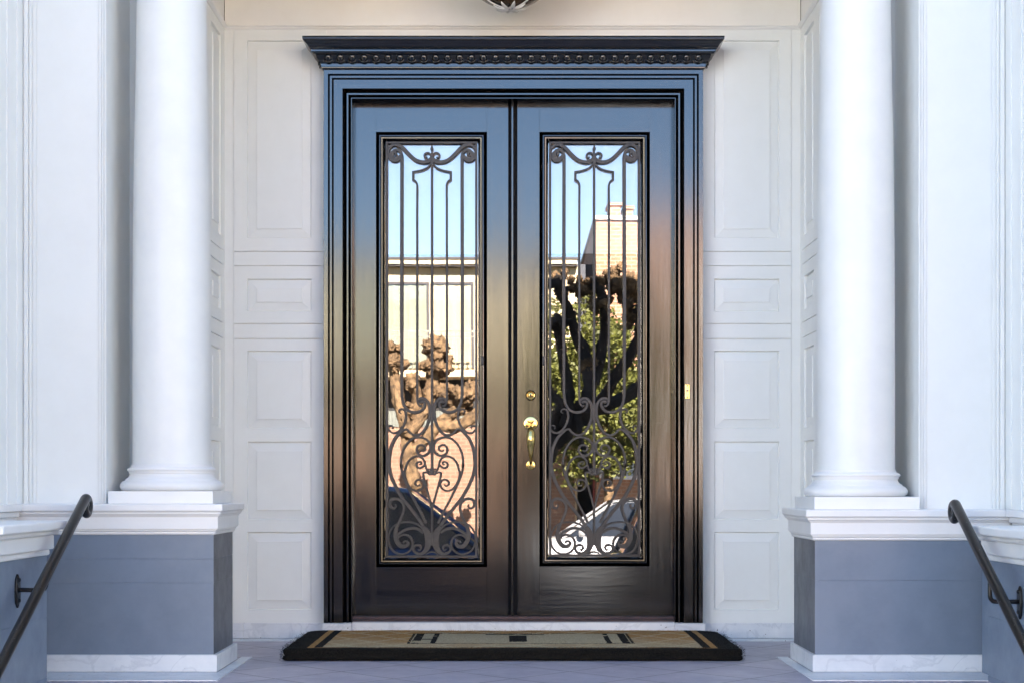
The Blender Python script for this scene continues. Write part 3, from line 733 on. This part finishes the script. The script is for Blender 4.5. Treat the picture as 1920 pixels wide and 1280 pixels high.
b = MB(); b.lathe([(rb*.97, rb+.0235), (rb*.5, rb+.05), (.02, rb+.07), (.012, rb+.10), (.010, ZC-lz-.03), (.06, ZC-lz-.02), (.06, ZC-lz-.0005)], (lx, ly, lz), 32); b.build('stem', silver, lp, auto=40)

# ------------------------------------------------------------------ across the street (seen in the door glass)
def V(px, py, Dv): return ((px-961)/F*Dv, CZ-(py-908)/F*Dv)
def YV(Dv): return 7.314-Dv
stucco = m_simple('cream_stucco', (.56, .45, .28), .85, 0, .06, 2)
stucco2 = m_simple('pale_stucco', (.60, .56, .50), .85, 0, .06, 2)
fascia_dark = m_simple('dark_fascia', (.05, .045, .045), .6)
greyside = m_simple('grey_siding', (.07, .075, .085), .7)
curtain = m_simple('cream_curtain', (.52, .44, .27), .8, 0, .05, 6)
curtain2 = m_simple('green_curtain', (.30, .32, .22), .8, 0, .1, 6)
slatwhite = m_simple('white_slats', (.80, .80, .78), .6)
railgrey = m_simple('grey_metal_railing', (.30, .27, .21), .6)
shade_in = m_simple('painted_recess_shade', (.03, .028, .025), .8)  # colour for the shade under the balcony
corr = m_simple('corrugated_door', (.17, .18, .145), .6, 0, .1, 5)
def m_brick(name, c1, c2, mortar, sc=1.0):
    q = NT(name); tc = q.n('NewGeometry'); sp = q.n('SeparateXYZ'); q.l(tc.outputs['Position'], sp.inputs[0]); cb = q.n('CombineXYZ')
    q.l(q.math('ADD', sp.outputs[0], sp.outputs[1]), cb.inputs[0]); q.l(sp.outputs[2], cb.inputs[1])
    br = q.n('TexBrick'); q.l(cb.outputs[0], br.inputs[0])
    for k, v in (('Color1', c1), ('Color2', c2), ('Mortar', mortar)): br.inputs[k].default_value = (*v, 1)
    br.inputs['Scale'].default_value = 1; br.inputs['Brick Width'].default_value = .22*sc; br.inputs['Row Height'].default_value = .078*sc; br.inputs['Mortar Size'].default_value = .011; br.inputs['Bias'].default_value = -.2
    c = q.mix(.3, br.outputs['Color'], q.ramp(q.noise(q.coord(), 3, 5, .6), [(.3, tuple(v*.7 for v in c1)), (.7, tuple(min(1, v*1.3) for v in c2))]))
    return q.fin(c, .9, q.bump(br.outputs['Fac'], .4, -.006))
brick = m_brick('orange_brick', (.33, .15, .08), (.43, .23, .135), (.44, .35, .26))
pinkbrick = m_brick('pale_pink_brick', (.23, .115, .07), (.29, .165, .105), (.31, .23, .16))
winglass = m_glass('street_window_glass', .06)

Yb = -24.7
A_ = thing('apartment_building', (-4, Yb-4, -1), 'cream two-storey building with long balcony, mirrored in the left door glass', 'building')
xa0, xa1 = -9.5, 1.35
zr = V(0, 487, 32)[1]
b = MB(); b.box(xa0, xa1, Yb-9, Yb, 2.55, zr-.05); b.box(xa0, -4.6, Yb-9, Yb-.002, -1, 2.549); b.box(-1.05, xa1, Yb-9, Yb-.002, -1, 2.549); b.box(-4.6, -1.05, Yb-9, Yb-2.5, -1, 2.549)
b.build('wall', stucco, A_)
b = MB(); b.box(xa0-.1, xa1-.02, Yb-9, Yb+.30, zr-.13, zr-.03); b.build('roof', stucco, A_)
b = MB(); b.box(xa0-.12, xa1, Yb-9, Yb+.33, zr-.03, zr+.01); b.box(xa0-.12, xa1-.01, Yb-.1, Yb+.26, zr-.165, zr-.131); b.build('fascia', fascia_dark, A_)
b = MB(); b.box(xa0+.1, -.60, Yb+.001, Yb+.03, 2.26, 2.96); b.build('recess_shade_panel', shade_in, A_)  # flat dark panel on the wall in place of real shade under the balcony
b = MB()
for k in range(60): b.box(-4.6+k*.066, -4.6+k*.066+.042, Yb+.02, Yb+.06, 1.93, 2.255)
b.box(-4.6, -.62, Yb+.001, Yb+.022, 1.92, 2.258); b.build('corrugated_panel', corr, A_)
b = MB(); b.box(-9.4, 1.30, Yb+.001, Yb+.035, -1, 1.915); b.build('brick_facing', pinkbrick, A_)
# balcony windows
for px0, px1, cm in ((640, 800, curtain2), (812, 884, curtain), (560, 628, curtain)):
    x0, z1 = V(px0, 534, 32); x1, z0 = V(px1, 690, 32)
    f = MB(); t = .05
    f.box(x0-t, x0, Yb, Yb+.05, z0, z1+t); f.box(x1, x1+t, Yb, Yb+.05, z0, z1+t); f.box(x0, x1, Yb, Yb+.05, z1, z1+t)
    wf = f.build('window', fascia_dark, A_)
    g = MB()
    nn = int((x1-x0)/.03)
    pts = [(x0+(x1-x0)*k/nn, Yb+.012+.008*math.sin(k*1.1)) for k in range(nn+1)]
    g.rings([[(x, y, z) for x, y in pts] for z in (z0, z1)], False); g.build('curtain', cm, wf)
    g = MB(); g.box(x0, x1, Yb+.030, Yb+.036, z0, z1); g.build('pane', winglass, wf)
yb_ = Yb+1.0; bz0, bz1 = V(0, 705, 31)[1], V(0, 692, 31)[1]
b = MB(); b.box(-9, -.72, Yb+.001, yb_, bz0, bz1); bl_ = b.build('balcony', stucco, A_)
b = MB(); zt_ = V(0, 622, 31)[1]
k = -8.95
while k < -.75: b.box(k, k+.012, yb_-.06, yb_-.045, bz1, zt_); k += .095
b.box(-9, -.73, yb_-.065, yb_-.04, zt_, zt_+.035); b.box(-9, -.73, yb_-.062, yb_-.042, zt_-.10, zt_-.08)
b.build('railing', railgrey, bl_)
B_ = thing('brick_building', (5, Yb-4, -1), 'orange brick house with chimneys and white blinds, mirrored in the right door glass', 'building')
zb_top = V(0, 413, 32)[1]
b = MB(); b.box(1.745, 10.5, Yb-9, Yb, -1, zb_top); b.build('wall', brick, B_)
b = MB()
for p0, p1, yt in ((1145, 1167, 378), (1176, 1190, 384)):
    x0, zt = V(p0, yt, 32); x1 = V(p1, 0, 32)[0]; b.box(x0, x1, Yb-1.2, Yb-.5, zb_top, zt); b.box(x0-.04, x1+.04, Yb-1.25, Yb-.45, zt, zt+.06)
b.build('chimney', brick, B_)
b = MB(); b.box(1.70, 10.6, Yb-9, Yb+.06, zb_top, zb_top+.08); b.build('coping', stucco2, B_)
for x0, x1, z0, z1 in ((1.87, 2.95, .92, 2.85), (4.2, 5.4, .92, 2.85), (1.95, 3.0, 4.0, 5.2) if False else (4.2, 5.4, 3.9, 5.2), (7, 8.2, .92, 2.85)):
    f = MB(); f.box(x0-.06, x0, Yb, Yb+.05, z0-.06, z1+.06); f.box(x1, x1+.06, Yb, Yb+.05, z0-.06, z1+.06); f.box(x0, x1, Yb, Yb+.05, z1, z1+.06); f.box(x0, x1, Yb, Yb+.09, z0-.08, z0)
    wf = f.build('window', slatwhite, B_)
    g = MB(); z = z0
    while z < z1-.02: g.rings([[(x, y, zz) for x in (x0, x1)] for y, zz in ((Yb+.008, z+.045), (Yb+.03, z))], False); z += .055
    g.box(x0, x1, Yb+.001, Yb+.004, z0, z1, 1)
    g.build('blind', [slatwhite, greyside], wf)
g_ = thing('grey_building', (1.5, Yb-6, -1), 'narrow dark grey building set back between the cream and brick ones', 'building')
b = MB(); b.box(1.36, 1.74, Yb-9, Yb-1.0, -1, zr+.05); b.build('wall', greyside, g_)
b = MB(); b.tube([(1.70, Yb-.06, -1), (1.70, Yb-.06, zr)], .022, 8); b.build('downpipe', m_simple('red_pipe', (.25, .05, .04), .6), g_)
for x0, x1, h, m_ in ((-24, -9.7, 6.6, stucco2), (10.8, 24, 7.2, stucco)):
    nb = thing('town_house', ((x0+x1)/2, Yb-4, -1), ('pale three-bay town house further left across the street' if x0 < 0 else 'cream three-bay town house further right across the street'), 'building')
    b = MB(); b.box(x0, x1, Yb-9, Yb, -1, h); b.build('wall', m_, nb)
    b = MB(); b.box(x0-.2, x1+.2, Yb-9, Yb+.35, h, h+.25); b.build('cornice', slatwhite, nb)
    for i in range(4):
        for z0 in (.6, 3.6):
            wx = x0+1.5+i*(x1-x0-3)/3.3; f = MB(); f.box(wx-.08, wx+1.28, Yb, Yb+.06, z0-.1, z0); f.box(wx-.08, wx, Yb, Yb+.06, z0, z0+1.8); f.box(wx+1.2, wx+1.28, Yb, Yb+.06, z0, z0+1.8); f.box(wx-.08, wx+1.28, Yb, Yb+.06, z0+1.8, z0+1.9)
            wf = f.build('window', slatwhite, nb); g = MB(); g.box(wx, wx+1.2, Yb+.01, Yb+.02, z0, z0+1.8); g.build('pane', winglass, wf)

# ---- trees
bark_shade = m_simple('shade_toned_bark', (.045, .034, .026), .9, 0, .6, 9, .03, 1.0)  # shade on the near tree's limbs put into a darker bark colour
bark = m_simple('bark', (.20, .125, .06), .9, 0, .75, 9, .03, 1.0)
def m_leaf(name, col):
    q = NT(name); gi = q.n('NewGeometry')
    c = q.ramp(q.noise(q.coord(), 3.0, 4, .7), [(.3, tuple(v*.55 for v in col)), (.7, tuple(v*1.35 for v in col))])
    return q.fin(c, .6)
leafm = m_leaf('olive_leaves', (.105, .112, .018))
def limb(b, pts, r0, r1, seed=0, n=20, bumpy=.42):
    p = catmull(pts, 7); m = len(p); rs = []
    vs = [Vector(q) for q in p]
    up = Vector((0, 1, 0)); ring = []
    for i, c in enumerate(vs):
        t = (vs[min(i+1, m-1)]-vs[max(i-1, 0)]).normalized(); u = t.cross(Vector((.2, 1, .1))).normalized(); v = t.cross(u).normalized()
        r = r0+(r1-r0)*i/(m-1); ring.append([c+(u*math.cos(2*math.pi*k/n)+v*math.sin(2*math.pi*k/n))*r*(1+bumpy*noise.noise(Vector((c.x*6+seed, c.z*6+k*.9, k*.7)))*1.6+.25*noise.noise(Vector((c.x*19+seed, c.z*19, k*1.9)))) for k in range(n)])
    b.rings(ring, True, True, True)
    if bumpy > .3:
        for i in range(4, m-1, 3):
            r = r0+(r1-r0)*i/(m-1); a_ = noise.random_unit_vector()
            knob(b, vs[i]+a_*r*.8, r*(.45+.5*random.random()), i+seed, 10, 7)
def knob(b, c, r, seed=0, n=20, k=14):
    rs = []
    for i in range(1, k):
        t = math.pi*i/k
        rr = []
        for j in range(n):
            d = Vector((math.sin(t)*math.cos(2*math.pi*j/n), math.sin(t)*math.sin(2*math.pi*j/n), -math.cos(t)))
            rr.append(Vector(c)+d*r*(1+.7*noise.noise(d*2.3+Vector((seed, 0, 0)))+.45*noise.noise(d*6+Vector((seed, 0, 0)))+.25*noise.noise(d*15+Vector((seed, 3, 0)))))
        rs.append(rr)
    b.rings(rs, True, True, True)
def pollard(name, Dv, paths, label, knobs, bk):
    y = YV(Dv); base = V(paths[0][0][0][0], 0, Dv)[0]
    t = thing(name, (base, y, -1), label, 'tree', 'pollarded street trees')
    for i, (pp, r0, r1) in enumerate(paths):
        b = MB(); pts = []
        for j, q in enumerate(pp):
            x, z = V(q[0], q[1], Dv); pts.append((x, y+(q[2] if len(q) > 2 else .12*math.sin(j*1.3+i)), z))
        if i == 0: pts[0] = (pts[0][0], y, -1.02)
        q_ = .74 if Dv < 20 and i else 1
        limb(b, pts, r0*q_, r1*q_, i*7)
        if i > 0:
            c = pts[-1]
            for k in range(4 if Dv < 20 else 6): knob(b, (c[0]+random.uniform(-1, 1)*r1*1.5, c[1]+random.uniform(-1, 1)*r1*1.5, c[2]+random.uniform(-.6, 1.2)*r1*1.5), r1*random.uniform(.7, 1.25), k+i*9)
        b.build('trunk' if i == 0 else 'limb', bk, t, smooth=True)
    for i, (px, py, r) in enumerate(knobs):
        x, z = V(px, py, Dv); b = MB()
        for k in range(9): knob(b, (x+random.uniform(-r, r), y+random.uniform(-r, r)*1.2, z+random.uniform(-r, r)*.9), r*random.uniform(.32, .66), i*11+k)
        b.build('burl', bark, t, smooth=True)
pollard('pollarded_tree', 17.0, [
    ([(955, 1200), (962, 1040), (990, 900), (1030, 830), (1075, 785), (1105, 765)], .17, .11),
    ([(1100, 775), (1104, 730), (1100, 670), (1080, 620), (1062, 575), (1045, 545)], .10, .055),
    ([(1060, 800), (1065, 740), (1060, 690), (1050, 640), (1043, 600)], .085, .06),
    ([(1112, 720), (1130, 650), (1135, 600), (1128, 560), (1120, 540)], .075, .055),
    ([(1122, 760), (1165, 690), (1195, 640), (1200, 580)], .085, .06),
    ([(1030, 835), (1040, 790), (1050, 760), (1022, 730)], .07, .05),
    ([(1100, 770), (1180, 740), (1260, 660)], .09, .07),
    ([(1085, 780), (1090, 830), (1105, 880)], .04, .025),
], 'shaded pollarded tree with knobbly stumps on the near pavement, mirrored in the right glass',
    [(1048, 520, .07), (1096, 540, .09), (1080, 535, .08), (1128, 525, .10), (1150, 515, .09), (1160, 545, .12), (1185, 530, .12), (1190, 560, .1), (1125, 575, .09), (1180, 600, .08), (1100, 690, .08)], bark_shade)
pollard('pollarded_tree', 28.0, [
    ([(790, 1090), (785, 960), (768, 860), (762, 800)], .12, .10),
    ([(763, 810), (748, 750), (738, 700), (733, 670)], .10, .08),
    ([(765, 820), (800, 760), (812, 700), (818, 665)], .10, .12),
    ([(770, 850), (830, 790), (862, 760), (880, 730)], .09, .11),
    ([(764, 800), (780, 750), (775, 720)], .10, .08),
    ([(820, 790), (850, 800), (890, 780), (920, 740)], .11, .09),
], 'sunlit pollarded tree with knobbly stumps on the far pavement, mirrored in the left glass',
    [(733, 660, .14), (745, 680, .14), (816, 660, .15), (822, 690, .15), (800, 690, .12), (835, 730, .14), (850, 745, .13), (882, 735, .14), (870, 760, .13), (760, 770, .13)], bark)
def leafy(x, y, z, rx, ry, rz, n, label, group=None):
    t = thing('leafy_tree', (x, y, -1), label, 'tree', group)
    b = MB(); limb(b, [(x, y, -1.02), (x+.1, y, .5), (x, y+.05, z)], .12, .05); 
    for k in range(5):
        a = k*1.3; limb(b, [(x, y, z-rz*.7), (x+rx*.35*math.cos(a), y+ry*.3*math.sin(a), z), (x+rx*.6*math.cos(a), y+ry*.6*math.sin(a), z+rz*.45)], .05, .015)
    b.build('trunk', bark, t, smooth=True)
    b = MB(); cl = [(random.gauss(0, .45), random.gauss(0, .45), random.gauss(0, .45)) for _ in range(90)]
    for i in range(n):
        c = random.choice(cl); d = Vector((random.gauss(0, 1), random.gauss(0, 1), random.gauss(0, 1))).normalized()*random.random()**.4*.27
        p = Vector((x+(c[0]+d.x)*rx, y+(c[1]+d.y)*ry, z+(c[2]+d.z)*rz))
        u = Vector((random.gauss(0, 1), random.gauss(0, 1), random.gauss(0, .6))).normalized()*random.uniform(.035, .07); v = u.cross(Vector((random.gauss(0, 1), random.gauss(0, 1), random.gauss(0, 1)))).normalized()*.036
        b.face([b.pt(p-u), b.pt(p+v), b.pt(p+u), b.pt(p-v)])
    b.build('crown', leafm, t)
random.seed(5)
leafy(1.75, -22.3, 2.65, 1.5, 1.1, 1.6, 26000, 'olive green leafy tree in front of the brick house across the street')
leafy(12.5, -22.3, 3.5, 2.2, 1.8, 2.2, 9000, 'leafy street tree far to the right across the street')

# ---- cars
def car(x, y, paint, pname, label, L, H, flip, suv):
    """stands on the road, length along X; flip=1 points to +X"""
    t = thing('parked_car', (x, y, -1.145), label, 'car', 'cars parked along the street')
    z0 = -1.145; hw = .90
    m3 = lambda u, v, z: (x+flip*u, y+v, z0+z)
    bh = H*(.62 if suv else .58)
    if suv: body = [(-.5, .45, .75*bh), (-.485, .30, .98*bh), (-.30, .28, bh), (.12, .28, bh), (.20, .28, .99*bh), (.42, .28, .86*bh), (.485, .30, .72*bh), (.5, .42, .5*bh)]
    else: body = [(-.5, .45, .72*bh), (-.48, .30, .93*bh), (-.30, .26, .98*bh), (.12, .26, bh), (.20, .26, .97*bh), (.42, .26, .80*bh), (.485, .28, .66*bh), (.5, .40, .5*bh)]
    rs = []
    for u, a, c in catmull(body, 3):
        k = 1-.10*abs(u*2)**6; w_ = hw*k
        rs.append([(u*L, -w_*.9, a), (u*L, -w_, a+.12), (u*L, -w_*1.01, (a+c)/2), (u*L, -w_*.97, c-.06), (u*L, -w_*.88, c), (u*L, 0, c+.03), (u*L, w_*.88, c), (u*L, w_*.97, c-.06), (u*L, w_*1.01, (a+c)/2), (u*L, w_, a+.12), (u*L, w_*.9, a)])
    b = MB(m3); b.rings(rs, True, True, True); b.build('body', paint, t, smooth=True)
    cab = [(-.46 if suv else -.36, bh-.02, .78), (-.40 if suv else -.24, H-.05, .66), (-.2, H, .66), (.0, H, .66), (.06, H-.03, .66), (.24, bh-.03, .78)]
    b = MB(m3); rs = []
    for u, z, w_ in cab: rs.append([(u*L, -.80, bh-.05), (u*L, -w_, z-.03), (u*L, -w_+.10, z), (u*L, w_-.10, z), (u*L, w_, z-.03), (u*L, .80, bh-.05)])
    b.rings(rs, True, True, True); b.build('cabin_glass', carglass, t, auto=40)
    b = MB(m3); rs = []
    for u, z, w_ in cab[1:5]: rs.append([(u*L, -w_-.01, z-.05), (u*L, -w_+.09, z+.015), (u*L, w_-.09, z+.015), (u*L, w_+.01, z-.05)])
    b.rings(rs, False); b.build('roof_panel', paint, t, smooth=True)
    for vv in (-1, 1):
        for (u0, za, wa), (u1, zc, wc) in ((cab[4], cab[5]), (cab[1], cab[0])):
            b = MB(m3); b.tube([(u0*L, vv*(wa+.005), za-.03), (u1*L, vv*(wc+.03), zc)], .03, 6); b.build('pillar', paint, t)
        b = MB(m3); b.tube([(-.12*L, vv*.67, H-.05), (-.12*L, vv*.80, bh)], .03, 6); b.build('pillar', paint, t)
    for u in (-.31, .31):
        for vv in (-1, 1):
            b = MB(m3); b.lathe([(.20, -.10), (.30, -.11), (.33, -.08), (.33, .08), (.30, .11), (.20, .10)], (u*L, vv*.80, .33), 28, axis='Y'); wh = b.build('wheel', tyre, t, auto=40)
            b = MB(m3); b.lathe([(.21, -.09), (.20, -.05), (.06, -.04), (.05, .04), (.20, .05), (.21, .09)], (u*L, vv*.80, .33), 20, axis='Y')
            b.build('rim', silver, wh, auto=40)
    for vv in (-1, 1):
        b = MB(m3); b.ball((.478*L, vv*.62, .62*bh+.02), .09, .17, .07, 12, 8); b.build('headlight', slatwhite, t, smooth=True)
        b = MB(m3); b.ball((-.485*L, vv*.66, .72*bh), .06, .12, .09, 12, 8); b.build('tail_light', m_red, t, smooth=True)
        b = MB(m3); b.ball((.17*L, vv*.98, bh+.06), .06, .11, .07, 10, 8); b.tube([(.18*L, vv*.80, bh-.02), (.17*L, vv*.95, bh+.04)], .02, 6); b.build('wing_mirror', paint, t, smooth=True)
        b = MB(m3); b.box(.40*L, .425*L, vv*.905-.01, vv*.905+.01, .60*bh, .60*bh+.045); b.build('side_marker', m_or, t)
carglass = m_simple('dark_car_glass', (.012, .014, .016), .06, 0, .1, 5, .0001, .1, IOR=1.8)
tyre = m_simple('tyre_rubber', (.02, .02, .02), .8)
m_red = m_simple('red_lens', (.35, .02, .015), .2); m_or = m_simple('orange_lens', (.8, .22, .02), .3)
bluecar = m_simple('dark_blue_car_paint', (.022, .045, .11), .22, .2, .05, 3, .0002, .1, Coat_Weight=1.0, Coat_Roughness=.05)
whitecar = m_simple('white_car_paint', (.36, .36, .35), .25, 0, .03, 3, .0002, .1, Coat_Weight=1.0, Coat_Roughness=.05)
darkcar = m_simple('charcoal_car_paint', (.03, .032, .036), .25, .2, .05, 3, .0002, .1, Coat_Weight=1.0, Coat_Roughness=.05)
car(-1.5, -11.15, bluecar, 'b', 'dark blue car at the near kerb, mirrored low in the left glass', 4.8, 1.84, 1, True)
car(1.95, -19.15, whitecar, 'w', 'white car at the far kerb, mirrored low in the right glass', 4.7, 1.62, -1, True)
car(-4.6, -19.15, darkcar, 'd', 'charcoal saloon parked at the far kerb left of the white car', 4.5, 1.42, 1, False)
car(3.35, -11.15, darkcar, 'd', 'charcoal tall car parked at the near kerb right of the blue car', 4.5, 1.70, 1, True)
